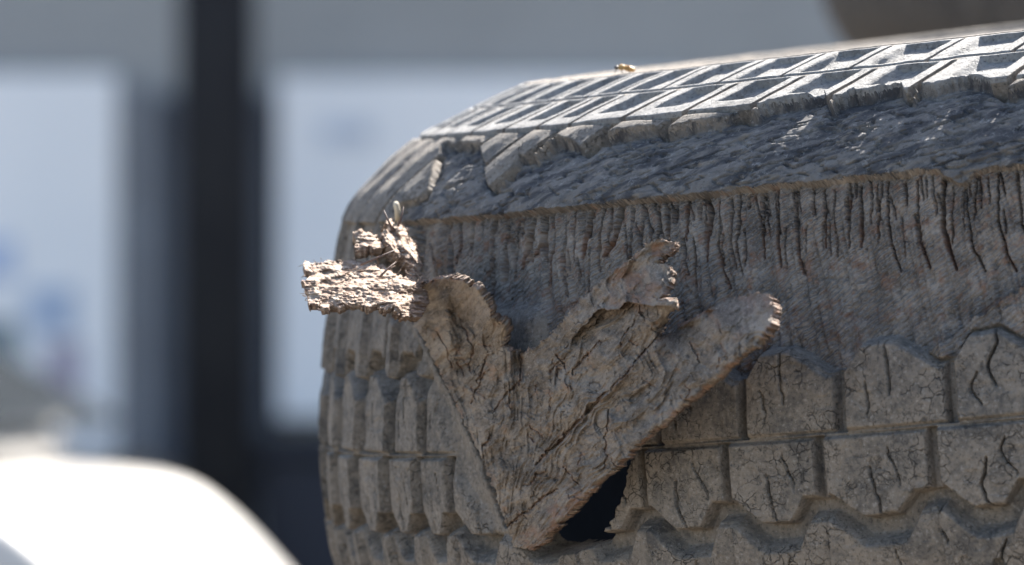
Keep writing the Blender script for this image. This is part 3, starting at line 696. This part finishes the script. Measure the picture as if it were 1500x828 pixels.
def flap_disp(X, Y, sdf):
    d = .78*X+.62*Y*-1; e_ = .62*X+.78*Y             # d along the cords (up-right), e_ across them
    terr = fbm(d*.02, e_*.045, 241, 3)*3.2; terr = np.floor(terr)+sst(.78, 1.0, terr-np.floor(terr))
    h = 3.0*terr+10.0*fbm(X*.017, Y*.017, 201, 2)+2.4*fbm(d*.012, e_*.06, 203, 3)+1.3*ridged(d*.03, e_*.13, 205, 2)+1.0*fbm(X*.16, Y*.16, 207, 3)+.6*noise(X*.4, Y*.4, 209)
    th_ = np.arctan2(840-Y, X-738); rr_ = np.hypot(X-738, Y-840); wv = .10*fbm(X*.018, Y*.018, 251, 2)
    amp = sst(60, 260, rr_); pl = noise((th_+wv)*9, rr_*.006, 253); pl2 = ridged((th_+wv)*19, rr_*.012, 255, 2)
    h = h+amp*(20*pl+10*pl2)+4.0*ridged((th_+wv)*44, rr_*.03, 257, 2)+2.2*fbm(X*.09, Y*.09, 259, 3)
    # the right tongue lies over the seam, its upper edge rolls away
    sd_, _ = seg_dist(X, Y, FCRACK[0][0]); side = np.where((X-964)*174+(Y-494)*160 > 0, 1, -1)
    h = h+np.where(side > 0, 9*np.exp(-sd_/30), -3*np.exp(-sd_/18))*(Y < 700)
    # left tongue: a fold down its middle and a rim that rolls out; middle tongue: its upper layer overlaps the lower one
    h = h+20*np.exp(-((X-650-.12*(Y-430))/10)**2)*sst(405, 440, Y)*(1-sst(500, 560, Y))
    rim_, _ = seg_dist(X, Y, [(640, 408), (662, 407), (684, 413), (702, 426), (714, 441), (720, 462)]); h = h+40*np.exp(-(rim_/12)**2)-30*np.exp(-((X-684)**2+(Y-462)**2)/520)
    st_l = [(998, 452), (950, 449), (912, 446), (880, 456), (852, 480), (836, 505)]; gX = X+9*fbm(X*.04, Y*.04, 227, 3); gY = Y+9*fbm(X*.04, Y*.04, 229, 3); sdl, sp = seg_dist(gX, gY, st_l)
    yl = np.interp(gX, [p[0] for p in st_l[::-1]], [p[1] for p in st_l[::-1]]); up_ = (gY < yl) & (X > 830)
    h = h+np.where(up_, 30*np.exp(-sdl/24), -14*np.exp(-sdl/14)*(X > 830))*(1-sst(.8, 1, sp))
    low_, _ = seg_dist(X, Y, [(1130, 476), (1062, 541), (1000, 593), (930, 655), (868, 716), (800, 790)]); h = h+11*np.exp(-(low_/16)**2)
    top_, _ = seg_dist(X, Y, [(985, 489), (1030, 456), (1075, 437), (1118, 428)]); h = h-44*np.exp(-(top_/17)**2)
    c = np.zeros_like(X); r = np.zeros_like(X)
    wx = X+2.2*noise(X*.12, Y*.12, 213)+1.2*noise(X*.33, Y*.33, 215); wy = Y+2.2*noise(X*.12, Y*.12, 217)+1.2*noise(X*.33, Y*.33, 219)
    for pts, w in FCRACK:
        x0 = min(p[0] for p in pts)-9; x1 = max(p[0] for p in pts)+9; y0 = min(p[1] for p in pts)-9; y1 = max(p[1] for p in pts)+9
        jj = np.nonzero((X > x0) & (X < x1) & (Y > y0) & (Y < y1))
        if not len(jj[0]): continue
        dd, p = seg_dist(wx[jj], wy[jj], pts); ww = w*.38*(.25+.75*np.sin(np.pi*np.clip(p*.9+.05, 0, 1)))+.2
        c[jj] = np.maximum(c[jj], (1-sst(ww*.4, ww+.8, dd))*(3+2.0*w)); r[jj] = np.maximum(r[jj], (1-sst(ww, ww+2.5, dd))*.55)
    h = h-c
    r = np.maximum(r, .9*sst(.15, .5, fbm(X*.02, Y*.02, 221, 3))*sst(640, 760, Y)); r = np.maximum(r, .75*(1-sst(1, 6, sdf))*sst(-.1, .35, fbm(X*.03, Y*.03, 225, 2)))
    r = np.maximum(r, .7*sst(.1, .4, fbm(X*.03, Y*.03, 223, 2))*(1-sst(430, 470, Y))*(X > 830))
    return h, r
flap_o, (fX, fY, fD, fS_) = sheet('torn_flap', FLAP, FCd, 1.15, lambda X, Y: 14+3*noise(X*.05, Y*.05, 231), flap_disp, M_FLAP, tyre, rag=4.2, rfreq=.17)
flap_o['label'] = 'pale brown cracked flap peeled off the tread'
flap_f = tps(FCd)

# ---- shreds of cord at the left of the tear
def fib_disp(ang, amp, seed):
    ca, sa = math.cos(ang), math.sin(ang)
    def f(X, Y, sdf):
        a = ca*X+sa*Y; b = -sa*X+ca*Y
        h = amp*(1.5*ridged(a*.03, b*.11, seed, 3)+1.6*fbm(X*.05, Y*.06, seed+13, 3)+.9*fbm(a*.06, b*.22, seed+3, 3)+.8*fbm(X*.07, Y*.07, seed+5, 3)+.5*noise(a*.15, b*.5, seed+7)+.45*noise(X*.35, Y*.35, seed+9))
        sl_ = fbm(a*.04, b*.09, seed+11, 3)*4; slab = (np.floor(sl_)+sst(.8, 1, sl_-np.floor(sl_)))*amp*.75
        return h+slab, np.zeros_like(X)
    return f
shred = empty('shredded_cords', (0, 0, 0)); COL.objects.unlink(shred); bpy.data.objects.remove(shred)
STUB = [(441, 388), (452, 384), (462, 388), (466, 383), (500, 381), (530, 384), (556, 388), (578, 398), (600, 410), (622, 424), (630, 446), (614, 464), (590, 464), (575, 456), (556, 448), (532, 446), (505, 447), (482, 450), (464, 450), (455, 444), (448, 432), (453, 424), (446, 414), (452, 405), (444, 397)]
DZ = -805; DB = -720
sc_ = [(445, 386, DZ+104), (500, 382, DZ+104), (560, 388, DZ+86), (600, 420, DZ+20), (445, 418, DZ+22), (500, 416, DZ+14), (560, 420, DZ+2), (628, 445, DZ+40), (450, 448, DZ-34), (500, 448, DZ-48), (560, 448, DZ-52), (602, 458, DZ-36)]
sh1, _ = sheet('frayed_strip', STUB, sc_, 1.0, 11, fib_disp(.05, 4.2, 301), M_SHRED, tyre, rag=8.0, rfreq=.08, seed=3)
sh1['label'] = 'sunlit frayed strip of fibres sticking out to the left'
UPR = [(572, 318), (585, 330), (596, 336), (604, 350), (612, 364), (618, 382), (619, 400), (624, 418), (612, 424), (604, 410), (602, 392), (592, 380), (580, 378), (572, 362), (560, 350), (556, 340), (562, 332)]
sc2 = [(572, 322, DB+96), (600, 345, DB+82), (618, 400, DB+26), (620, 420, DB+6), (560, 345, DB+46), (585, 375, DB+14), (602, 400, DB-8)]
sh2, _ = sheet('frayed_strip', UPR, sc2, 1.0, 16, fib_disp(1.0, 4.6, 331), M_SHRED, tyre, rag=7, rfreq=.09, seed=13, uvoff=3)
sh2['label'] = 'upright frayed strip of fibres beside the tear'
KNB = [(519, 343), (528, 337), (542, 338), (553, 345), (560, 354), (562, 366), (552, 362), (540, 362), (528, 368), (520, 364), (526, 354)]
sc3 = [(520, 342, DB+62), (545, 340, DB+66), (562, 358, DB+46), (525, 366, DB+8), (550, 362, DB+14)]
sh3, _ = sheet('frayed_strip', KNB, sc3, 1.0, 16, fib_disp(.1, 4.2, 351), M_SHRED, tyre, rag=6, rfreq=.1, seed=23, uvoff=6)
sh3['label'] = 'small frayed knob of fibres at the top left'
# smooth pale tongue between the shreds (shaded rubber)
TNG = [(548, 356), (566, 362), (584, 378), (600, 392), (606, 412), (614, 424), (600, 432), (584, 416), (566, 408), (556, 388)]
sc4 = [(550, 358, DB+46), (585, 380, DB+44), (606, 412, DB+40), (560, 400, DB+34), (600, 430, DB+26)]
def tn(X, Y, sdf): return 1.6*fbm(X*.05, Y*.05, 371, 3)+1.2*ridged(X*.05+Y*.1, Y*.02, 373, 2), np.zeros_like(X)
sh4, _ = sheet('rubber_tongue', TNG, sc4, 1.2, 14, tn, M_FLAP, tyre, rag=1.8, seed=33)
# loose fibres on frayed edges, joined (too small to pick apart)
fib = MB(); r2 = random.Random(9)
def fibre(x, y, d, ang, L, r, bend=.5):
    p = []; a = ang; px, py, dd = x, y, d
    for j in range(4):
        p.append(PX(px, py, dd)); a += r2.uniform(-bend, bend); px += math.cos(a)*L/3; py -= math.sin(a)*L/3; dd += r2.uniform(-.4, .4)*L/3
    fib.tube(p, [r*S, r*S*.9, r*S*.7, r*S*.35], 4)
f1_, f2_, f3_ = tps(sc_), tps(sc2), tps(sc3)
def along(poly, f, i0, i1, n, ang_rng, Lr, rr_, off=0):
    P = poly[i0:i1+1]
    for k in range(n):
        t = r2.random()*(len(P)-1); i = min(int(t), len(P)-2); t -= i
        x = P[i][0]*(1-t)+P[i+1][0]*t+r2.uniform(-2, 2); y = P[i][1]*(1-t)+P[i+1][1]*t+r2.uniform(-2, 2)
        fibre(x, y, float(f(np.float64(x), np.float64(y)))+off+r2.uniform(-2, 6), r2.uniform(*ang_rng), r2.uniform(*Lr), r2.uniform(*rr_))
along(STUB, f1_, 14, 24, 14, (2.8, 3.5), (3, 9), (.5, 1.2)); along(STUB, f1_, 0, 6, 10, (2.2, 3.6), (3, 8), (.5, 1.0))
along(UPR, f2_, 0, 8, 20, (.4, 2.2), (3, 7), (.5, 1.0)); along(UPR, f2_, 8, 16, 10, (2.5, 5), (3, 6), (.5, .9)); along(KNB, f3_, 0, 10, 10, (2.2, 3.8), (3, 6), (.5, 1.0))
for k in range(46):                       # fibres lying on the strip
    x, y = r2.uniform(452, 595), r2.uniform(388, 452)
    fibre(x, y, float(f1_(np.float64(x), np.float64(y)))-r2.uniform(3, 7), r2.uniform(-.25, .25)+math.pi*r2.randint(0, 1), r2.uniform(8, 26), r2.uniform(.5, 1.1), .5)
for k in range(40):
    x, y = r2.uniform(562, 618), r2.uniform(332, 420)
    if abs((x-572)-(y-330)*.55) > 18: continue
    fibre(x, y, float(f2_(np.float64(x), np.float64(y)))-r2.uniform(3, 7), r2.uniform(-1.5, -.6), r2.uniform(6, 14), r2.uniform(.5, 1.2), .4)
tag(fib.build('loose_fibre', M_SHRED, tyre, True), kind='stuff')
fib = MB()
along(FLAP, flap_f, 9, 20, 90, (.8, 2.6), (2, 6), (.5, 1.1), -14); along(FLAP, flap_f, 20, 27, 22, (.6, 2.6), (2, 5), (.4, .9)); along(FLAP, flap_f, 27, 38, 18, (.8, 3.0), (2, 4), (.4, .8)); along(FLAP, flap_f, 38, 54, 30, (-1, 1.6), (2, 5), (.5, 1.0))
along(FLAP, flap_f, 58, 64, 22, (-.8, 2.2), (2, 4), (.4, .9)); pass
tag(fib.build('frayed_fringe', M_SHRED, tyre, True), kind='stuff')
# stray wires
for pts in ([(575, 336, 40), (568, 322, 38), (562, 308, 40)], [(583, 332, 50), (588, 318, 50), (591, 303, 52)], [(528, 388, 4), (552, 378, 6), (578, 367, 10)], [(556, 406, -6), (566, 396, 0), (580, 384, 6)]):
    w_ = MB(); w_.tube([PX(x, y, DZ+d) for x, y, d in pts], [1.7*S, 1.4*S, .8*S], 6); w_.build('stray_wire', M_WIRE, tyre, True)
w_ = MB(); bdp = base_depth(582, 318)-22
w_.tube([PX(583, 322, bdp+4), PX(582, 308, bdp-4), PX(580, 299, bdp-10), PX(579.5, 296.5, bdp-11)], [4.6*S, 4.2*S, 4.0*S, 2.6*S], 10)
o = w_.build('cord_stub', M_STUB, tyre, True); o['label'] = 'pale cut cord end catching the sun'

# ------------------------------------------------------------------ fly on the crest
def build_fly():
    al = float(al_of_px(905))+.02; c = None
    aa = np.linspace(.3, 1.4, 600); ss = np.full(600, 682.); x, y, d = tyre_xyz(aa, ss, 0); px, py = to_px(x, y, d); i = np.abs(px-916).argmin()
    p = Vector(to_world(x[i], y[i], d[i])); f = empty('fly', p); PARLOC['fly'] = tuple(p); u = S
    body = mat_simple('fly_amber', (.50, .30, .10), .5, (.36, .2, .07), 200); dark = mat_simple('fly_dark', (.10, .085, .07), .5, (.06, .05, .045), 200)
    wing = mat_simple('fly_wing', (.55, .52, .47), .3, (.48, .45, .41), 200)
    tiltm = Matrix.Rotation(math.radians(14), 3, 'Y')
    m = MB(); m.ell(p+Vector((5*u, 0, 6*u)), (9*u, 4.4*u, 4.2*u), 16, 10, tiltm); m.build('abdomen', body, f, True)
    m = MB(); m.ell(p+Vector((-5.5*u, 0, 8*u)), (5.4*u, 4.2*u, 4.4*u), 16, 10); m.build('thorax', body, f, True)
    m = MB(); m.ell(p+Vector((-12.5*u, 0, 7.4*u)), (3.4*u, 3.6*u, 3.2*u), 14, 9); m.build('head', dark, f, True)
    for s in (-1, 1):
        m = MB(); rings = []
        for k, (t, w) in enumerate(((0, .6), (.25, 2.2), (.55, 3.4), (.85, 3.0), (1, 1.0))):
            c = p+Vector(((-5+19*t)*u, s*(2.5+4*t)*u, (12-3.4*t)*u)); rings.append([c+Vector((0, q*w*u, z*.18*u)) for q, z in ((-1, 0), (0, 1), (1, 0), (0, -1))])
        m.loft(rings); m.build('wing', wing, f, True)
        for k, lx in enumerate((-9, -5, 0)):
            m = MB(); b = p+Vector((lx*u, s*3*u, 6*u)); m.tube([b, b+Vector(((k-1)*3*u, s*4*u, 2*u)), b+Vector(((k-1)*6*u, s*7*u, -6.4*u))], [.6*u, .5*u, .35*u], 5); m.build('leg', dark, f, True)
    tag(f, 'tiny amber fly perched on the top edge of the torn tyre', 'fly')
build_fly()

# ------------------------------------------------------------------ plain tyres: the stack below and the stack behind
ROTM = Matrix(((ct, 0, -st_), (0, 1, 0), (st_, 0, ct))) @ Matrix(((1, 0, 0), (0, ce, -se), (0, se, ce)))
def plain_tyre_mesh():
    na, nss = 420, 110; a = np.linspace(0, 2*math.pi, na, endpoint=False); s = np.linspace(S_MIN, S_MAX, nss)
    A, Sg = np.meshgrid(a, s, indexing='ij'); f = fr(A/(2*math.pi)*64)
    z = np.maximum(22*(np.abs(Sg-12*np.sin(A*64)) < 9), 20*(np.abs(np.abs(Sg)-120-14*np.sin(A*64)) < 13)); z = np.maximum(z, 18*((f < .14) & (np.abs(Sg) < 470)))
    i, u, ni, nuu = prof(Sg); r = R0-(i-ni*z); up = u-nuu*z
    Vv = np.stack([-r*np.cos(A), -r*np.sin(A), up], -1)*S; i2 = 0
    Vi = np.stack([-(R0-(i+50))*np.cos(A), -(R0-(i+50))*np.sin(A), u*.9], -1)*S
    idx = np.arange(na*nss).reshape(na, nss); nx = np.roll(idx, -1, 0)
    q = np.stack([idx[:, :-1], nx[:, :-1], nx[:, 1:], idx[:, 1:]], -1).reshape(-1, 4)
    return Vv.reshape(-1, 3), q, Vi.reshape(-1, 3), np.stack([A.ravel()*R0/100, Sg.ravel()/100], 1)
Vp, Qp, Vi, UVp = plain_tyre_mesh()
M_OLD = mat_tread('old_tyre_rubber', (.085, .078, .072), (.036, .037, .042), .6)
def mesh_only(name, V, Q, mat, uv):
    t = empty('tmp', (0, 0, 0)); PARLOC['tmp'] = (0, 0, 0); o = mesh_np(name, V, Q, mat, None, uv); bpy.data.objects.remove(t); return o
proto_c = mesh_only('casing', Vp, Qp[:, ::-1], M_OLD, UVp); proto_l = mesh_only('inner_liner', Vi, Qp, M_LINER, UVp)
first = [True]
def place_tyre(loc, M3, label, group):
    e = empty('scrap_tyre', loc); e.rotation_euler = M3.to_euler()
    if first[0]: c, l = proto_c, proto_l; first[0] = False
    else:
        c, l = proto_c.copy(), proto_l.copy(); COL.objects.link(c); COL.objects.link(l)
    c.parent = e; l.parent = e; tag(e, label, 'tyre', group)
tc = Vector(to_world(np.float64(CX), np.float64(CY), np.float64(0)))
TH = .2735
for k in range(4):
    f = (4-k)/4.0-.25
    Mk = Matrix.Rotation(-TILT*max(f-.0, 0), 3, 'Y') @ Matrix.Rotation(LEAN*f, 3, 'X')
    zc = tc.z-TH*(k+1)-.006*(k+1)
    place_tyre((tc.x+.012*math.sin(k*2.1), tc.y+.012*math.cos(k*1.7), zc), Mk, ['plain scrap tyre directly under the torn tyre', 'plain scrap tyre second below the torn tyre', 'plain scrap tyre third below the torn tyre', 'plain scrap tyre on the ground at the foot of the stack'][k], 'tyres stacked under the torn tyre')
# ---- stack behind on the right, its topmost tyre shows as a dark blur
bk = PX(1180, 30, 9000)
for k in range(6):
    z = .14+TH*k
    place_tyre((bk.x+.385+(.01 if k < 5 else 0.0), bk.y, z), Matrix.Rotation(.03*math.sin(k*1.9) if k < 5 else .2, 3, 'Y'), ['dark tyre on the ground at the foot of the stack behind', 'dark tyre second from the ground in the stack behind', 'dark tyre third from the ground in the stack behind', 'dark tyre third from the top in the stack behind', 'dark tyre just below the topmost in the stack behind', 'dark blurred topmost tyre of the stack behind, at the top right'][k], 'tyres in the stack behind')

# ------------------------------------------------------------------ background: wall, boards, post, car
M_WALL = mat_simple('grey_wall_paint', (.345, .34, .33), .8, (.31, .305, .295), 1.5, .01)
M_BOARD = mat_simple('white_board', (.90, .87, .85), .5, (.86, .84, .83), 2)
M_DARK = mat_simple('dark_panel', (.04, .042, .052), .8, (.03, .032, .04), 2, spec=.15)
M_POST = mat_simple('black_post_paint', (.018, .018, .021), .8, (.026, .026, .028), 3, spec=.15)
M_STEEL = mat_simple('grey_steel', (.2, .21, .23), .5, (.16, .165, .18), 3)
DW = 63000                                                     # wall depth in units: about 17 m behind the tyre
def wpx(x, y, d=DW): return PX(x, y, d)
def slab(mb, x0, y0, x1, y1, d, th):
    a, b = PX(x0, y0, d), PX(x1, y1, d); mb.box(((a.x+b.x)/2, a.y, (a.z+b.z)/2), (abs(b.x-a.x), th, abs(a.z-b.z)))
wl0 = PX(-2500, 0, DW+200); wl1 = PX(4500, 0, DW+200)
we = empty('building_wall', ((wl0.x+wl1.x)/2, wl0.y, 0)); PARLOC['building_wall'] = tuple(we.location)
m = MB(); m.box(((wl0.x+wl1.x)/2, wl0.y+.15, 2.0), (wl1.x-wl0.x, .3, 4.0)); m.build('wall_face', M_WALL, we)
m = MB(); m.box(((wl0.x+wl1.x)/2, wl0.y-.1, 4.06), (wl1.x-wl0.x+.3, .9, .12)); m.build('coping', M_STEEL, we)
tag(we, 'plain grey building wall far behind the tyre', 'wall')
def board(x0, x1, y0, y1, label, prints):
    a, b = PX(x0, y1, DW-140), PX(x1, y0, DW-140); e = empty('notice_board', ((a.x+b.x)/2, a.y, a.z)); PARLOC[e.name] = tuple(e.location)
    m = MB(); slab(m, x0, y0, x1, y1, DW-140, .05); m.build('panel', M_BOARD, e, bevel=.006)
    for (p0, q0, p1, q1, c) in prints:
        m = MB(); slab(m, p0, q0, p1, q1, DW-250, .004); m.build('printed_patch', mat_simple('print_ink', c, .6), e)
    tag(e, label, 'board'); return e
board(-330, 172, 108, 668, 'white board with faint coloured print left of the dark post', [(70, 500, 118, 585, (.42, .36, .44)), (-40, 470, 28, 560, (.2, .26, .28)), (40, 420, 110, 490, (.5, .58, .72)), (-30, 350, 22, 410, (.55, .63, .8))])
board(408, 1010, 112, 612, 'white board between the dark post and the torn tyre', [(470, 180, 545, 210, (.6, .64, .72))])
M_SHUT = mat_simple('shutter_paint', (.10, .105, .12), .8, (.07, .074, .088), 2.5, spec=.15)
m = MB(); slab(m, 232, 140, 398, 690, DW-60, .04); o = m.build('dark_shutter', M_SHUT, bevel=.006); tag(o, 'dark shutter on the wall between the two white boards', 'shutter')
m = MB(); slab(m, 178, 130, 228, 672, DW-70, .03); o = m.build('steel_strip', M_STEEL, bevel=.004); tag(o, 'narrow grey metal strip beside the left white board', 'metal strip')
a = PX(318, 0, DW-3500); pe = empty('dark_post', (a.x, a.y, 0)); PARLOC['dark_post'] = tuple(pe.location)
m = MB(); rad = 54*(F+DW)/F*S; m.loft([[Vector((a.x+rad*math.cos(t*math.pi/10), a.y+rad*math.sin(t*math.pi/10), z)) for t in range(20)] for z in (0.02, 3.6)]); m.build('shaft', M_POST, pe, True)
m = MB(); m.box((a.x, a.y, .011), (rad*3.2, rad*3.2, .02)); m.build('base_plate', M_STEEL, pe)
tag(pe, 'tall black post standing in front of the wall', 'post')
a, b = PX(378, 742, DW-2200), PX(640, 634, DW-2200)
be_ = empty('dark_bin', ((a.x+b.x)/2, a.y, 0)); PARLOC['dark_bin'] = tuple(be_.location)
w_ = b.x-a.x; hz = b.z
m = MB(); m.loft([[Vector(((a.x+b.x)/2+sx*w_*k, a.y+sy*.28*k*2, z)) for sx, sy in ((-1, -1), (1, -1), (1, 1), (-1, 1))] for z, k in ((.0, .42), (hz-.06, .5))]); m.build('body', M_DARK, be_, bevel=.02)
m = MB(); m.box(((a.x+b.x)/2, a.y, hz-.03), (w_*1.04, .62, .05)); m.build('lid', M_DARK, be_, bevel=.015)
tag(be_, 'low dark bin beside the foot of the black post', 'bin')

# ---- white car, mostly outside the frame; bonnet and wing show at the lower left
def build_car():
    D = 44000; k = (F+D)/F*S
    paint = mat_simple('white_car_paint', (.50, .475, .44), .45, (.47, .445, .41), 2, coat=.4)
    glass = mat_simple('car_glass', (.03, .035, .04), .08, (.035, .04, .045), 3, spec=.6)
    blk_ = mat_simple('car_black_trim', (.02, .02, .022), .6); rubber = mat_simple('car_tyre_rubber', (.03, .03, .03), .85)
    rim = mat_simple('car_rim', (.5, .5, .52), .35, metal=.8); lampm = mat_simple('headlight_lens', (.7, .72, .75), .1)
    nose = PX(118, 698, D)
    e = empty('parked_car', (nose.x-1.655, nose.y+.57, 0)); yaw = math.radians(-12.7); e.rotation_euler = (0, 0, yaw)
    PARLOC['parked_car'] = (0, 0, 0)
    zt = PX(300, 692, D).z                                  # bonnet height
    L = 4.1; W = .84
    # (x, half width, bottom z, belt z, top z) sections: nose at +x
    secs = [(2.10, .62, .30, .40, .46), (2.06, .74, .26, .44, zt-.34), (1.93, .80, .22, .58, zt-.20), (1.77, .83, .22, .70, zt-.04), (1.66, .84, .2, .72, zt), (1.2, .85, .2, .72, zt+.01), (.85, .85, .2, .74, zt+.035),
            (-1.2, .85, .2, .76, zt+.06), (-1.75, .82, .22, .76, zt+.05), (-2.0, .74, .3, .7, zt-.05), (-2.06, .62, .36, .6, zt-.3)]
    m = MB(); rings = []
    for x, w, zb, zs, zc in secs:
        pr = [(-w*.86, zb), (-w, zb+.12), (-w*1.0, zs), (-w*.96, zs+.75*(zc-zs)), (-w*.8, zc-.015), (0, zc), (w*.8, zc-.015), (w*.96, zs+.75*(zc-zs)), (w, zs), (w, zb+.12), (w*.86, zb)]
        rings.append([Vector((x, y, z)) for y, z in pr])
    m.loft(rings); o = m.build('body', paint, e, True); o.modifiers.new('sub', 'SUBSURF').levels = 2; o.modifiers['sub'].render_levels = 2
    zr = zt+.52; m = MB(); rings = []
    for x, w, z in ((1.62, .80, zt+.02), (.8, .70, zr-.06), (-.2, .66, zr), (-1.0, .66, zr-.02), (-1.75, .74, zt+.05)):
        zb = zt-.02; rings.append([Vector((x, y*w, zb+(z-zb)*q)) for y, q in ((-1.12, 0), (-1.05, .5), (-.95, .9), (-.6, 1), (0, 1.03), (.6, 1), (.95, .9), (1.05, .5), (1.12, 0))])
    m.loft(rings); o = m.build('cabin', paint, e, True); o.modifiers.new('sub', 'SUBSURF').levels = 2
    m = MB(); m.add([(1.54, -.70, zt+.08), (1.54, .70, zt+.08), (.92, .58, zr-.09), (.92, -.58, zr-.09), (1.57, -.70, zt+.10), (1.57, .70, zt+.10), (.95, .58, zr-.07), (.95, -.58, zr-.07)], [(0, 1, 2, 3), (4, 7, 6, 5), (0, 4, 5, 1), (2, 6, 7, 3)]); m.build('windscreen', glass, e)
    for s in (-1, 1):
        for x0, x1 in ((.6, -.25), (-.33, -1.2)):
            m = MB(); m.add([(x0, s*.865, zt+.07), (x1, s*.865, zt+.07), (x1, s*.70, zr-.11), (x0-.32 if x0 > 0 else x0, s*.70, zr-.11)], [(0, 1, 2, 3)]); m.build('side_window', glass, e)
        m = MB(); m.ell((2.03, s*.56, .50), (.07, .17, .09), 14, 9); m.build('headlight', lampm, e, True)
        m = MB(); m.ell((.72, s*.98, zt+.09), (.06, .1, .075), 12, 8); m.build('wing_mirror', paint, e, True)
        for x in (1.3, -1.3):
            m = MB(); m.loft([[Vector((x+rr_*math.cos(t*math.pi/14), s*(.86-dy), .32+rr_*math.sin(t*math.pi/14))) for t in range(28)] for rr_, dy in ((.22, .0), (.30, .0), (.32, .04), (.32, .18), (.30, .2))]); w = m.build('wheel', rubber, e, True)
            m = MB(); m.loft([[Vector((x+rr_*math.cos(t*math.pi/10), s*(.865+dy), .32+rr_*math.sin(t*math.pi/10))) for t in range(20)] for rr_, dy in ((.21, .0), (.2, .012), (.06, .004), (.05, .012))]); PARLOC[w.name] = (0, 0, 0); m.build('rim', rim, w, True)
    m = MB(); m.box((2.07, 0, .38), (.08, .8, .08)); m.build('grille', blk_, e, bevel=.02)
    tag(e, 'white sunlit car parked behind on the left, only its bonnet in view', 'car')
build_car()
